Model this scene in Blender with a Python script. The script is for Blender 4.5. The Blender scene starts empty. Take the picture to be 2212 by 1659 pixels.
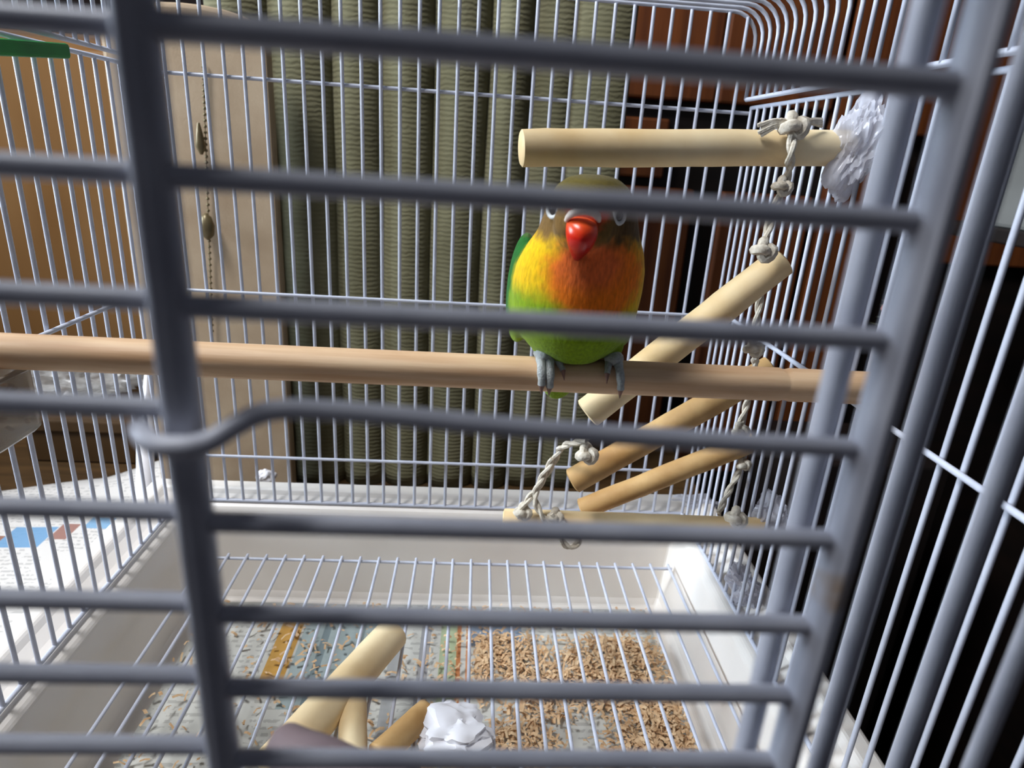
import bpy, bmesh, math, random
from mathutils import Vector, Matrix, noise
random.seed(7)
sc = bpy.context.scene
COL = sc.collection
R = math.radians

# ------------------------------------------------------------------ camera
H = 1.095                       # camera height; the table top is 0.345 below it
FPX, CX, CY = 1398.0, 1106.0, 829.5
_p, _y, _r = R(19.78), R(3.89), R(-3.73)
fwd = Vector((math.sin(_y)*math.cos(_p), math.cos(_y)*math.cos(_p), -math.sin(_p)))
_rt = Vector((math.cos(_y), -math.sin(_y), 0)); _dn = fwd.cross(_rt)
rx = _rt*math.cos(_r) + _dn*math.sin(_r)
dn = _rt*-math.sin(_r) + _dn*math.cos(_r)
cam_d = bpy.data.cameras.new('camera'); cam = bpy.data.objects.new('camera', cam_d); COL.objects.link(cam)
m = Matrix((rx, -dn, -fwd)).transposed().to_4x4(); m.translation = (0, 0, H)
cam.matrix_world = m
cam_d.sensor_width = 36; cam_d.lens = FPX/2212*36
cam_d.clip_start = 0.005; cam_d.clip_end = 50
cam_d.dof.use_dof = True; cam_d.dof.focus_distance = 0.30; cam_d.dof.aperture_fstop = 15
sc.camera = cam

# ------------------------------------------------------------------ light
world = bpy.data.worlds.new('world'); sc.world = world; world.use_nodes = True
bg = world.node_tree.nodes['Background']; bg.inputs[0].default_value = (0.54, 0.57, 0.70, 1); bg.inputs[1].default_value = 0.085
def area(name, loc, target, size, power, col):
    l = bpy.data.lights.new(name, 'AREA'); l.energy = power; l.color = col; l.shape = 'RECTANGLE'; l.size, l.size_y = size
    o = bpy.data.objects.new(name, l); COL.objects.link(o); o.location = loc
    o.rotation_euler = (Vector(target)-Vector(loc)).to_track_quat('-Z', 'Y').to_euler(); return o
area('window_daylight', (-0.60, 0.13, H+1.0), (0.0, 0.36, H-0.2), (0.36, 0.26), 19.5, (0.94, 0.96, 1.0))
area('added_side_fill', (-1.10, 0.40, H+0.25), (0.15, 0.42, H-0.08), (0.36, 0.50), 2.3, (0.74, 0.86, 1.0)).data.spread = R(44)  # bluish fill lamp added to brighten the right wires, spread narrowed off the door
sc.view_settings.view_transform = 'Standard'; sc.view_settings.look = 'None'
sc.view_settings.exposure = 0.0; sc.view_settings.gamma = 1.0; sc.view_settings.use_curve_mapping = False

# ------------------------------------------------------------------ helpers
def V(x, y, z): return Vector((x, y, z+H))          # z measured from the camera's height
def at(u, v, ax, val):                               # a pixel seen on a plane x/y/z = val
    d = rx*((u-CX)/FPX) + dn*((v-CY)/FPX) + fwd
    p = d*(val/d[ax]); return Vector((p.x, p.y, p.z+H))
def lin(c): return tuple((x/255/12.92 if x <= 10 else ((x/255+0.055)/1.055)**2.4) for x in c)
def tag(o, label=None, cat=None, group=None, kind=None):
    if label: o['label'] = label
    if cat: o['category'] = cat
    if group: o['group'] = group
    if kind: o['kind'] = kind
    return o
def link(o, parent=None):
    COL.objects.link(o)
    if parent: o.parent = parent
    return o
def empty(name, loc=(0, 0, 0)):
    o = bpy.data.objects.new(name, None); o.location = loc; o.empty_display_size = 0.02; COL.objects.link(o); return o
class MB:
    """collects shapes in world coordinates and links them as ONE mesh"""
    def __init__(s): s.v = []; s.f = []
    def add(s, v, f):
        n = len(s.v); s.v += [Vector(p) for p in v]; s.f += [tuple(i+n for i in q) for q in f]; return s
    def box(s, a, b):
        x0, y0, z0 = a; x1, y1, z1 = b
        return s.add([(x0,y0,z0),(x1,y0,z0),(x1,y1,z0),(x0,y1,z0),(x0,y0,z1),(x1,y0,z1),(x1,y1,z1),(x0,y1,z1)],
                     [(3,2,1,0),(4,5,6,7),(0,1,5,4),(1,2,6,5),(2,3,7,6),(3,0,4,7)])
    def tube(s, pts, r, n=8, cap=True, close=False):
        pts = [Vector(p) for p in pts]; k = len(pts); rs = r if isinstance(r, (list, tuple)) else [r]*k
        vs = []; up = None
        for i, p in enumerate(pts):
            if close: t = pts[(i+1) % k]-pts[i-1]
            else: t = pts[min(i+1, k-1)]-pts[max(i-1, 0)]
            t.normalize()
            if up is None: up = t.orthogonal().normalized()
            else: up = (up - t*up.dot(t)).normalized()
            w = t.cross(up)
            for j in range(n):
                a = 2*math.pi*j/n; vs.append(p + (up*math.cos(a)+w*math.sin(a))*rs[i])
        fs = [(i*n+j, i*n+(j+1) % n, ((i+1) % k)*n+(j+1) % n, ((i+1) % k)*n+j) for i in range(k if close else k-1) for j in range(n)]
        if cap and not close: fs += [tuple(range(n-1, -1, -1)), tuple((k-1)*n+j for j in range(n))]
        return s.add(vs, fs)
    def build(s, name, mat, parent=None, smooth=True, bevel=0, origin=None):
        me = bpy.data.meshes.new(name)
        base = parent.matrix_world.translation.copy() if parent else Vector((0, 0, 0))
        if parent: base = wpos(parent)
        o0 = Vector(origin) if origin is not None else (base if parent else sum(s.v, Vector())/len(s.v))
        me.from_pydata([tuple(p-o0) for p in s.v], [], s.f); me.validate()
        bm = bmesh.new(); bm.from_mesh(me); bmesh.ops.recalc_face_normals(bm, faces=bm.faces); bm.to_mesh(me); bm.free()
        me.materials.append(mat)
        if smooth:
            me.polygons.foreach_set('use_smooth', [True]*len(me.polygons))
            me.set_sharp_from_angle(angle=R(50))
        o = bpy.data.objects.new(name, me); o.location = o0-base if parent else o0
        link(o, parent)
        if bevel:
            b = o.modifiers.new('bevel', 'BEVEL'); b.width = bevel; b.segments = 2; b.limit_method = 'ANGLE'
        return o
def wpos(o):
    p = Vector(o.location)
    while o.parent: o = o.parent; p += Vector(o.location)
    return p
def smoothpath(P, k=6):
    P = [Vector(p) for p in P]; Q = [P[0]*2-P[1]]+P+[P[-1]*2-P[-2]]; out = []
    for i in range(1, len(Q)-2):
        for j in range(k):
            t = j/k; a, b, c, d = Q[i-1:i+3]
            out.append(0.5*((2*b)+(c-a)*t+(2*a-5*b+4*c-d)*t*t+(3*b-a-3*c+d)*t**3))
    out.append(P[-1]); return out

# ------------------------------------------------------------------ materials
def mat(name, col, col2=None, scale=40, rough=0.5, stretch=(1, 1, 1), bump=0.0, bscale=None, detail=6, spec=0.5, trans=0, alpha=1, metal=0, contrast=(0.3, 0.7), sss=0, ior=1.45):
    M = bpy.data.materials.new(name); M.use_nodes = True; nt = M.node_tree; b = nt.nodes['Principled BSDF']
    b.inputs['Roughness'].default_value = rough; b.inputs['Metallic'].default_value = metal
    b.inputs['Specular IOR Level'].default_value = spec; b.inputs['Transmission Weight'].default_value = trans; b.inputs['Alpha'].default_value = alpha; b.inputs['IOR'].default_value = ior
    if sss: b.inputs['Subsurface Weight'].default_value = sss; b.inputs['Subsurface Radius'].default_value = (0.004, 0.003, 0.002)
    tc = nt.nodes.new('ShaderNodeTexCoord'); mp = nt.nodes.new('ShaderNodeMapping'); mp.inputs['Scale'].default_value = stretch
    nt.links.new(tc.outputs['Object'], mp.inputs[0])
    n = nt.nodes.new('ShaderNodeTexNoise'); n.inputs['Scale'].default_value = scale; n.inputs['Detail'].default_value = detail
    nt.links.new(mp.outputs[0], n.inputs['Vector'])
    cr = nt.nodes.new('ShaderNodeValToRGB'); cr.color_ramp.elements[0].position, cr.color_ramp.elements[1].position = contrast
    cr.color_ramp.elements[0].color = (*lin(col2 or col), 1); cr.color_ramp.elements[1].color = (*lin(col), 1)
    nt.links.new(n.outputs[0], cr.inputs[0]); nt.links.new(cr.outputs[0], b.inputs['Base Color'])
    if bump:
        n2 = nt.nodes.new('ShaderNodeTexNoise'); n2.inputs['Scale'].default_value = bscale or scale; n2.inputs['Detail'].default_value = 5
        nt.links.new(mp.outputs[0], n2.inputs['Vector'])
        bp = nt.nodes.new('ShaderNodeBump'); bp.inputs['Strength'].default_value = bump; bp.inputs['Distance'].default_value = 0.001
        nt.links.new(n2.outputs[0], bp.inputs['Height']); nt.links.new(bp.outputs[0], b.inputs['Normal'])
    return M
M_WIRE = mat('white_wire', (208, 212, 224), (188, 192, 206), 60, 0.32)
M_DOOR = mat('grey_white_door_wire', (196, 198, 208), (170, 172, 184), 90, 0.4)
M_TRAY = mat('tray_plastic', (238, 232, 224), (228, 220, 210), 12, 0.38, bump=0.02, bscale=300)
def stain_mat():
    M = mat('stained_door_frame', (196, 198, 208), (170, 172, 184), 90, 0.4); nt = M.node_tree; L = nt.links; b = nt.nodes['Principled BSDF']
    g = nt.nodes.new('ShaderNodeNewGeometry'); c = at(1797, 1262, 1, 0.068)
    dd = nt.nodes.new('ShaderNodeVectorMath'); dd.operation = 'SUBTRACT'; L.new(g.outputs['Position'], dd.inputs[0]); dd.inputs[1].default_value = c
    sc_ = nt.nodes.new('ShaderNodeVectorMath'); sc_.operation = 'MULTIPLY'; L.new(dd.outputs[0], sc_.inputs[0]); sc_.inputs[1].default_value = (420, 300, 260)
    ln = nt.nodes.new('ShaderNodeVectorMath'); ln.operation = 'LENGTH'; L.new(sc_.outputs[0], ln.inputs[0])
    n = nt.nodes.new('ShaderNodeTexNoise'); n.inputs['Scale'].default_value = 500; L.new(g.outputs['Position'], n.inputs['Vector'])
    ad = nt.nodes.new('ShaderNodeMath'); ad.operation = 'ADD'; L.new(ln.outputs['Value'], ad.inputs[0]); L.new(n.outputs[0], ad.inputs[1])
    mr = nt.nodes.new('ShaderNodeMapRange'); mr.inputs['From Min'].default_value = 1.0; mr.inputs['From Max'].default_value = 1.7; mr.inputs['To Min'].default_value = 0.75; mr.inputs['To Max'].default_value = 0; L.new(ad.outputs[0], mr.inputs[0])
    cr = [x for x in nt.nodes if x.type == 'VALTORGB'][0]; mx = nt.nodes.new('ShaderNodeMix'); mx.data_type = 'RGBA'; L.new(mr.outputs[0], mx.inputs['Factor']); L.new(cr.outputs[0], mx.inputs['A']); mx.inputs['B'].default_value = (*lin((150, 112, 40)), 1)
    L.new(mx.outputs['Result'], b.inputs['Base Color']); return M
M_DOORF = stain_mat()
M_PERCH = mat('perch_wood', (228, 196, 158), (200, 158, 118), 30, 0.6, (0.6, 9, 9), 0.12, 60)
M_WOOD = mat('pale_branch_wood', (242, 222, 180), (220, 186, 132), 26, 0.62, (1, 1, 1), 0.15, 90)
M_WOODB = mat('worn_branch_wood', (214, 178, 122), (160, 116, 62), 30, 0.68, (1, 1, 1), 0.2, 110)
M_ROPE = mat('cotton_rope', (220, 212, 196), (186, 174, 154), 400, 0.9, bump=0.4, bscale=900)
M_BOARD = mat('beige_fabric', (176, 156, 130), (158, 136, 110), 25, 0.85, bump=0.15, bscale=700)
M_CARD = mat('grey_box', (112, 112, 108), (96, 96, 92), 20, 0.7)
M_TAN = mat('tan_wood', (168, 128, 82), (132, 92, 48), 6, 0.55, (1, 1, 0.35), 0.05, 40)
M_MAROON = mat('dark_wall_paint', (30, 16, 12), (20, 10, 8), 3, 0.8)
M_BROWN = mat('brown_wood', (122, 66, 28), (82, 40, 16), 14, 0.5, (6, 1, 0.4), 0.1, 40)
M_DARK = mat('dark_wood', (26, 15, 10), (14, 9, 7), 12, 0.55, (1, 1, 4), 0.05, 30)
M_TABLE = mat('table_wood', (88, 64, 36), (58, 42, 22), 10, 0.5, (1, 8, 1), 0.05, 40)
M_FLOOR = mat('floor_wood', (40, 26, 18), (28, 18, 12), 8, 0.6)
M_GREEN = mat('green_plastic', (24, 132, 52), (14, 104, 40), 30, 0.4)
M_SEED = mat('seeds', (168, 108, 40), (104, 62, 20), 400, 0.7)
M_SHAV = mat('shavings', (238, 208, 166), (206, 162, 116), 160, 0.8)
M_PAPERW = mat('white_paper', (240, 238, 240), (228, 226, 230), 10, 0.7)
M_BEAD = mat('chain_bead', (120, 106, 76), (96, 84, 58), 100, 0.4, metal=0.4)
M_FOOT = mat('bird_foot', (176, 180, 176), (146, 148, 146), 900, 0.6, bump=0.5, bscale=1400)
M_CLAW = mat('claw', (150, 110, 96), (110, 80, 70), 300, 0.5)
M_PEG = mat('grey_peg', (122, 106, 108), (98, 84, 88), 60, 0.7)
M_EYE = mat('eye_black', (14, 10, 10), None, 10, 0.1)
M_RING = mat('eye_ring_skin', (226, 226, 222), (204, 204, 200), 600, 0.6)
M_CERE = mat('beak_cere', (232, 220, 208), (216, 196, 184), 500, 0.5)
M_LEAF = mat('dry_leaf', (176, 178, 150), (120, 126, 96), 100, 0.7)
M_PINK = mat('pink_petal', (206, 150, 140), (180, 120, 112), 100, 0.7)
M_CUP = mat('smoky_plastic', (196, 186, 172), (178, 166, 150), 20, 0.15, trans=0.75, alpha=1, ior=1.2)
M_FILM = mat('clear_film', (240, 242, 246), (226, 228, 234), 20, 0.12, trans=0.7, ior=1.25)

def film_mat(name, opac, col):
    M = bpy.data.materials.new(name); M.use_nodes = True; nt = M.node_tree; b = nt.nodes['Principled BSDF']; out = nt.nodes['Material Output']
    b.inputs['Base Color'].default_value = (*lin(col), 1); b.inputs['Roughness'].default_value = 0.22; b.inputs['Specular IOR Level'].default_value = 0.8
    tl = nt.nodes.new('ShaderNodeBsdfTranslucent'); tl.inputs[0].default_value = (*lin(col), 1)
    mx = nt.nodes.new('ShaderNodeMixShader'); mx.inputs[0].default_value = 0.4; nt.links.new(b.outputs[0], mx.inputs[1]); nt.links.new(tl.outputs[0], mx.inputs[2])
    tp = nt.nodes.new('ShaderNodeBsdfTransparent'); m2 = nt.nodes.new('ShaderNodeMixShader')
    n = nt.nodes.new('ShaderNodeTexNoise'); n.inputs['Scale'].default_value = 90; tc = nt.nodes.new('ShaderNodeTexCoord'); nt.links.new(tc.outputs['Object'], n.inputs['Vector'])
    mr = nt.nodes.new('ShaderNodeMapRange'); mr.inputs['To Min'].default_value = opac-0.2; mr.inputs['To Max'].default_value = min(1, opac+0.2)
    mr.inputs['From Min'].default_value = 0.35; mr.inputs['From Max'].default_value = 0.65
    nt.links.new(n.outputs[0], mr.inputs[0]); nt.links.new(mr.outputs[0], m2.inputs[0])
    nt.links.new(tp.outputs[0], m2.inputs[1]); nt.links.new(mx.outputs[0], m2.inputs[2]); nt.links.new(m2.outputs[0], out.inputs[0]); return M
M_WRAP = film_mat('white_plastic_film', 0.78, (232, 232, 240))
M_BAG = film_mat('clear_plastic_bag', 0.55, (226, 226, 224))

def curtain_mat():
    M = mat('olive_grey_curtain', (124, 120, 92), (98, 94, 68), 18, 0.9, (1, 1, 1))
    nt = M.node_tree; b = nt.nodes['Principled BSDF']; tc = [n for n in nt.nodes if n.type == 'TEX_COORD'][0]
    w = nt.nodes.new('ShaderNodeTexWave'); w.bands_direction = 'Z'; w.inputs['Scale'].default_value = 75; w.inputs['Distortion'].default_value = 3.5; w.inputs['Detail'].default_value = 3; w.inputs['Detail Scale'].default_value = 2
    nt.links.new(tc.outputs['Object'], w.inputs['Vector'])
    bp = nt.nodes.new('ShaderNodeBump'); bp.inputs['Strength'].default_value = 0.4; bp.inputs['Distance'].default_value = 0.0008
    nt.links.new(w.outputs['Fac'], bp.inputs['Height']); nt.links.new(bp.outputs[0], b.inputs['Normal']); return M
M_CURT = curtain_mat()

def news_mat(name, base, blocks, text_scale=170, tint=None):
    """newsprint: rows of dark text broken into words, plus printed picture blocks given as (x0,x1,y0,y1,colour) in object space"""
    M = bpy.data.materials.new(name); M.use_nodes = True; nt = M.node_tree; L = nt.links; b = nt.nodes['Principled BSDF']; b.inputs['Roughness'].default_value = 0.8
    tc = nt.nodes.new('ShaderNodeTexCoord'); sp = nt.nodes.new('ShaderNodeSeparateXYZ'); L.new(tc.outputs['Object'], sp.inputs[0])
    def math_(op, a, bb):
        n = nt.nodes.new('ShaderNodeMath'); n.operation = op
        for i, x in enumerate((a, bb)):
            if isinstance(x, (int, float)): n.inputs[i].default_value = x
            else: L.new(x, n.inputs[i])
        return n.outputs[0]
    row = math_('FRACT', math_('MULTIPLY', sp.outputs[1], text_scale), 0.0)
    line = math_('GREATER_THAN', row, 0.5)
    mp = nt.nodes.new('ShaderNodeMapping'); mp.inputs['Scale'].default_value = (240, text_scale*0.9, 1); L.new(tc.outputs['Object'], mp.inputs[0])
    nz = nt.nodes.new('ShaderNodeTexNoise'); nz.inputs['Scale'].default_value = 1.0; nz.inputs['Detail'].default_value = 1; L.new(mp.outputs[0], nz.inputs['Vector'])
    words = math_('MULTIPLY', line, math_('GREATER_THAN', nz.outputs[0], 0.5))
    nb = nt.nodes.new('ShaderNodeTexNoise'); nb.inputs['Scale'].default_value = 22; L.new(tc.outputs['Object'], nb.inputs['Vector'])
    words = math_('MULTIPLY', words, math_('MULTIPLY', math_('GREATER_THAN', nb.outputs[0], 0.45), 0.34))
    mx = nt.nodes.new('ShaderNodeMix'); mx.data_type = 'RGBA'; L.new(words, mx.inputs['Factor']); mx.inputs['A'].default_value = (*lin(base), 1); mx.inputs['B'].default_value = (*lin((110, 108, 104)), 1)
    out = mx.outputs['Result']
    for (x0, x1, y0, y1, c) in blocks:
        f = math_('MULTIPLY', math_('MULTIPLY', math_('GREATER_THAN', sp.outputs[0], x0), math_('LESS_THAN', sp.outputs[0], x1)), math_('MULTIPLY', math_('GREATER_THAN', sp.outputs[1], y0), math_('LESS_THAN', sp.outputs[1], y1)))
        f = math_('MULTIPLY', f, 0.92)
        k = nt.nodes.new('ShaderNodeMix'); k.data_type = 'RGBA'; L.new(f, k.inputs['Factor']); L.new(out, k.inputs['A']); k.inputs['B'].default_value = (*lin(c), 1); out = k.outputs['Result']
    L.new(out, b.inputs['Base Color']); return M

def beak_mat():
    M = mat('red_beak', (214, 30, 16), (188, 20, 12), 120, 0.28, sss=0.05)
    nt = M.node_tree; b = nt.nodes['Principled BSDF']; L = nt.links
    tc = [n for n in nt.nodes if n.type == 'TEX_COORD'][0]; sp = nt.nodes.new('ShaderNodeSeparateXYZ'); L.new(tc.outputs['Object'], sp.inputs[0])
    mr = nt.nodes.new('ShaderNodeMapRange'); L.new(sp.outputs[2], mr.inputs[0]); mr.inputs['From Min'].default_value = -0.0165; mr.inputs['From Max'].default_value = -0.001
    cr = nt.nodes.new('ShaderNodeValToRGB'); e = cr.color_ramp.elements; e[0].color = (*lin((150, 12, 24)), 1); e[1].color = (*lin((236, 96, 40)), 1)
    q = e.new(0.55); q.color = (*lin((214, 26, 12)), 1); L.new(mr.outputs[0], cr.inputs[0]); L.new(cr.outputs[0], b.inputs['Base Color']); return M
M_BEAK = beak_mat()

def plumage_mat():
    M = bpy.data.materials.new('plumage'); M.use_nodes = True; nt = M.node_tree; L = nt.links; b = nt.nodes['Principled BSDF']; b.inputs['Roughness'].default_value = 0.85; b.inputs['Specular IOR Level'].default_value = 0.15
    b.inputs['Sheen Weight'].default_value = 0.1
    a = nt.nodes.new('ShaderNodeVertexColor'); a.layer_name = 'plumage'
    tc = nt.nodes.new('ShaderNodeTexCoord'); mp = nt.nodes.new('ShaderNodeMapping'); mp.inputs['Scale'].default_value = (1, 1, 0.35); L.new(tc.outputs['Object'], mp.inputs[0])
    n = nt.nodes.new('ShaderNodeTexNoise'); n.inputs['Scale'].default_value = 900; n.inputs['Detail'].default_value = 4; L.new(mp.outputs[0], n.inputs['Vector'])
    mr = nt.nodes.new('ShaderNodeMapRange'); mr.inputs['To Min'].default_value = 0.78; mr.inputs['To Max'].default_value = 1.2; mr.inputs['From Min'].default_value = 0.3; mr.inputs['From Max'].default_value = 0.7; L.new(n.outputs[0], mr.inputs[0])
    mx = nt.nodes.new('ShaderNodeMix'); mx.data_type = 'RGBA'; mx.blend_type = 'MULTIPLY'; mx.inputs['Factor'].default_value = 1; L.new(a.outputs[0], mx.inputs['A']); L.new(mr.outputs[0], mx.inputs['B'])
    L.new(mx.outputs['Result'], b.inputs['Base Color'])
    bp = nt.nodes.new('ShaderNodeBump'); bp.inputs['Strength'].default_value = 0.35; bp.inputs['Distance'].default_value = 0.0006; L.new(n.outputs[0], bp.inputs['Height']); L.new(bp.outputs[0], b.inputs['Normal']); return M
M_PLUM = plumage_mat()

# ------------------------------------------------------------------ the room
TZ = -0.345
def struct(name, mb, m):
    o = mb.build(name, m, smooth=False); o['kind'] = 'structure'; return o
struct('floor', MB().box((-2.2, -1.2, -0.05), (2.2, 1.5, 0.0)), M_FLOOR)
struct('wall_back', MB().box((-2.2, 1.3, 0.0), (2.2, 1.4, 2.4)), M_MAROON)
struct('wall_right', MB().box((1.6, -1.2, 0.0), (1.7, 1.3, 2.4)), M_MAROON)

# table under the cage
tb = empty('side_table', (-0.3, 0.45, 0))
MB().box((-1.0, -0.02, H+TZ-0.03), (0.262, 0.775, H+TZ)).build('table_top', M_TABLE, tb, smooth=False, bevel=0.003)
for x in (-0.95, 0.21):
    for y in (0.03, 0.72):
        MB().box((x-0.02, y-0.02, 0), (x+0.02, y+0.02, H+TZ-0.03)).build('leg', M_TABLE, tb, smooth=False, bevel=0.002)
tag(tb, 'brown wooden table that the white cage stands on', 'table')

# olive grey curtain behind the cage
def curtain():
    xs = [-0.235, -0.184, -0.1309, -0.0883, -0.0433, 0.0042, 0.0411, 0.079, 0.131]
    prof = []
    for i in range(len(xs)-1):
        for j in range(14):
            t = j/14; x = xs[i]+(xs[i+1]-xs[i])*t
            d = (math.sin(math.pi*t)**0.55)*(0.013 if i not in (6, 7) else 0.006)
            prof.append((x, 0.63-d))
    prof.append((xs[-1], 0.63))
    zs = [TZ+0.001+(0.62*k/44) for k in range(45)]
    vs = []; n = len(prof)
    for z in zs:
        for (x, y) in prof:
            s = 0.004*noise.noise(Vector((x*9, z*5, 3.1))); lean = 0.008*(0.05-z)
            vs.append(V(x+s*0.6-lean*0.2, y+s, z))
    fs = [(k*n+j, k*n+j+1, (k+1)*n+j+1, (k+1)*n+j) for k in range(len(zs)-1) for j in range(n-1)]
    o = MB().add(vs, fs).build('curtain', M_CURT)
    sdf = o.modifiers.new('thickness', 'SOLIDIFY'); sdf.thickness = 0.002
    return tag(o, 'olive grey ribbed curtain with vertical pleats hanging behind the cage', 'curtain')
curtain()

# reddish brown panelled furniture behind the right part of the back
cab = empty('wooden_cabinet', (0.4, 0.9, 0))
MB().box((0.10, 0.80, 0), (0.86, 1.10, H+0.40)).build('carcass', M_DARK, cab, smooth=False)
for (x0, x1, z0, z1) in ((0.13, 0.262, 0.065, 0.36), (0.266, 0.40, 0.065, 0.36), (0.405, 0.53, 0.045, 0.36), (0.13, 0.215, -0.02, 0.045), (0.13, 0.255, -0.40, -0.03), (0.29, 0.40, -0.40, -0.03), (0.415, 0.50, -0.40, 0.03), (0.55, 0.70, -0.1, 0.36)):
    MB().box((x0, 0.786, H+z0), (x1, 0.803, H+z1)).build('panel', M_BROWN, cab, smooth=False, bevel=0.003)
tag(cab, 'reddish brown panelled wooden cabinet behind the right end of the cage', 'cabinet')

# dark furniture to the right of the cage
dc = empty('dark_cupboard', (0.9, 0.35, 0))
MB().box((0.72, -0.25, 0), (1.2, 0.76, H+0.30)).build('carcass', M_DARK, dc, smooth=False, bevel=0.004)
for k, (y0, y1) in enumerate(((-0.22, 0.08), (0.10, 0.40), (0.42, 0.72))):
    MB().box((0.708, y0, 0.1), (0.722, y1, H-0.16)).build('door', M_DARK, dc, smooth=False, bevel=0.003)
    MB().box((0.708, y0, H-0.14), (0.722, y1, H+0.28)).build('door', M_DARK, dc, smooth=False, bevel=0.003)
tag(dc, 'nearly black wooden cupboard to the right of the cage', 'cupboard')
gb = MB().box((0.505, 0.53, H-0.041), (0.68, 0.66, H+0.16)).build('grey_box', M_CARD, smooth=False, bevel=0.004)
tag(gb, 'grey box standing high in the dark at the right edge', 'box')
sh = MB().box((0.497, 0.30, H-0.055), (0.7075, 0.70, H-0.0412)).build('wall_shelf', M_DARK, smooth=False, bevel=0.002)
tag(sh, 'black shelf board carrying the grey box at the right', 'shelf')

# dry sprig standing on the dark shelf behind the right wires
sp = empty('dry_sprig', at(1925, 700, 1, 0.66))
b0 = wpos(sp)
MB().tube([b0+Vector((0, 0, -0.06)), b0+Vector((0.002, 0, -0.01)), b0+Vector((-0.004, 0.002, 0.03))], 0.0012, 6).build('stem', M_LEAF, sp)
for k in range(12):
    a = k*2.4; z = -0.012+0.0036*k; L_ = 0.026-0.001*k
    d = Vector((math.cos(a), 0.5*math.sin(a), 0.25)).normalized(); s = d.cross(Vector((0, 0.6, 1))).normalized()*0.0022
    p0 = b0+Vector((0, 0, z)); p1 = p0+d*L_*0.5+Vector((0, 0, 0.002)); p2 = p0+d*L_
    MB().add([p0, p1+s, p2, p1-s, p1+Vector((0, 0, .001))], [(0, 1, 4), (1, 2, 4), (2, 3, 4), (3, 0, 4)]).build('leaf', M_LEAF, sp)
MB().tube(smoothpath([b0+Vector((-0.018, -0.004, 0.016)), b0+Vector((-0.012, -0.006, 0.021)), b0+Vector((-0.004, -0.004, 0.022))], 3), [0.001, 0.003, 0.004, 0.005, 0.004, 0.003, 0.001], 8).build('flower', M_PINK, sp)
tag(sp, 'small dry sprig with a pinkish flower beyond the right wires', 'sprig')
pot = MB().tube([b0+Vector((0, 0, -0.14)), b0+Vector((0, 0, -0.14)), b0+Vector((0, 0, -0.05)), b0+Vector((0, 0, -0.048))], [0.012, 0.026, 0.034, 0.026], 20).build('plant_pot', M_DARK)
tag(pot, 'black pot holding the dry sprig in the dark corner', 'pot')
ps = MB().box((b0.x-0.1, b0.y-0.06, 0), (b0.x+0.07, b0.y+0.06, b0.z-0.1405)).build('plant_stand', M_DARK, smooth=False, bevel=0.003)
tag(ps, 'black stand under the sprig pot beside the brown cabinet', 'stand')

# tan wooden chest at the left behind the newspaper
ch = empty('tan_chest', (-0.8, 0.98, 0))
MB().box((-1.5, 0.93, 0), (-0.30, 1.20, H+0.105)).build('carcass', M_TAN, ch, smooth=False, bevel=0.004)
for (x0, x1) in ((-1.48, -0.92), (-0.90, -0.32)):
    MB().box((x0, 0.918, H-0.33), (x1, 0.932, H+0.085)).build('door', M_TAN, ch, smooth=False, bevel=0.004)
tag(ch, 'tan wooden chest standing beyond the table at the left', 'chest')

# beige fabric board with rounded top
def board():
    y0 = 0.575; pts = []
    bl, br, top = at(285, 600, 1, y0).x, at(606, 600, 1, y0).x, at(500, 12, 1, y0).z-H
    zb = TZ+0.001
    pts.append((bl, zb)); pts.append((bl, top-0.03))
    for k in range(13):
        a = math.pi-k*math.pi/12; cx = (bl+br)/2
        pts.append((cx+(br-bl)/2*math.cos(a), top-0.024+0.024*math.sin(a)**0.8))
    pts.append((br, zb))
    n = len(pts); sk = lambda x, z: x - 0.022*(0.0-z)*0  # upright
    v = [V(x, y0, z) for x, z in pts]+[V(x, y0+0.016, z) for x, z in pts]
    f = [tuple(range(n)), tuple(range(2*n-1, n-1, -1))]+[(i, (i+1) % n, n+(i+1) % n, n+i) for i in range(n)]
    o = MB().add(v, f).build('padded_board', M_BOARD, smooth=False, bevel=0.004)
    return tag(o, 'upright beige fabric covered board with rounded top behind the cage', 'board')
board()
bc = empty('bead_chain', at(440, 150, 1, 0.565))
bp0 = wpos(bc); bpts = [at(437+(v-100)*0.035, v, 1, 0.571) for v in range(130, 720, 13)]
bm_ = bmesh.new(); bmesh.ops.create_icosphere(bm_, subdivisions=1, radius=0.0016)
bead_me = bpy.data.meshes.new('bead'); bm_.to_mesh(bead_me); bm_.free(); bead_me.materials.append(M_BEAD)
for p in bpts:
    o = bpy.data.objects.new('bead', bead_me); o.location = p-bp0; link(o, bc)
MB().tube(bpts, 0.0004, 5).build('cord', M_BEAD, bc)
pd = at(447, 487, 1, 0.5675)
MB().tube([pd+Vector((0, 0, -.012)), pd+Vector((0, 0, -.008)), pd, pd+Vector((0, 0, .007)), pd+Vector((0, 0, .010))], [.001, .005, .0062, .004, .001], 10).build('pendant', M_BEAD, bc)
pd = at(432, 300, 1, 0.5675)
MB().tube([pd+Vector((0, 0, -.012)), pd+Vector((0, 0, -.006)), pd+Vector((0, 0, .006)), pd+Vector((0, 0, .012))], [.001, .0042, .0022, .001], 10).build('pendant', M_BEAD, bc)
tag(bc, 'thin bead chain with brown pendants hanging on the beige board', 'chain')

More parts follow.
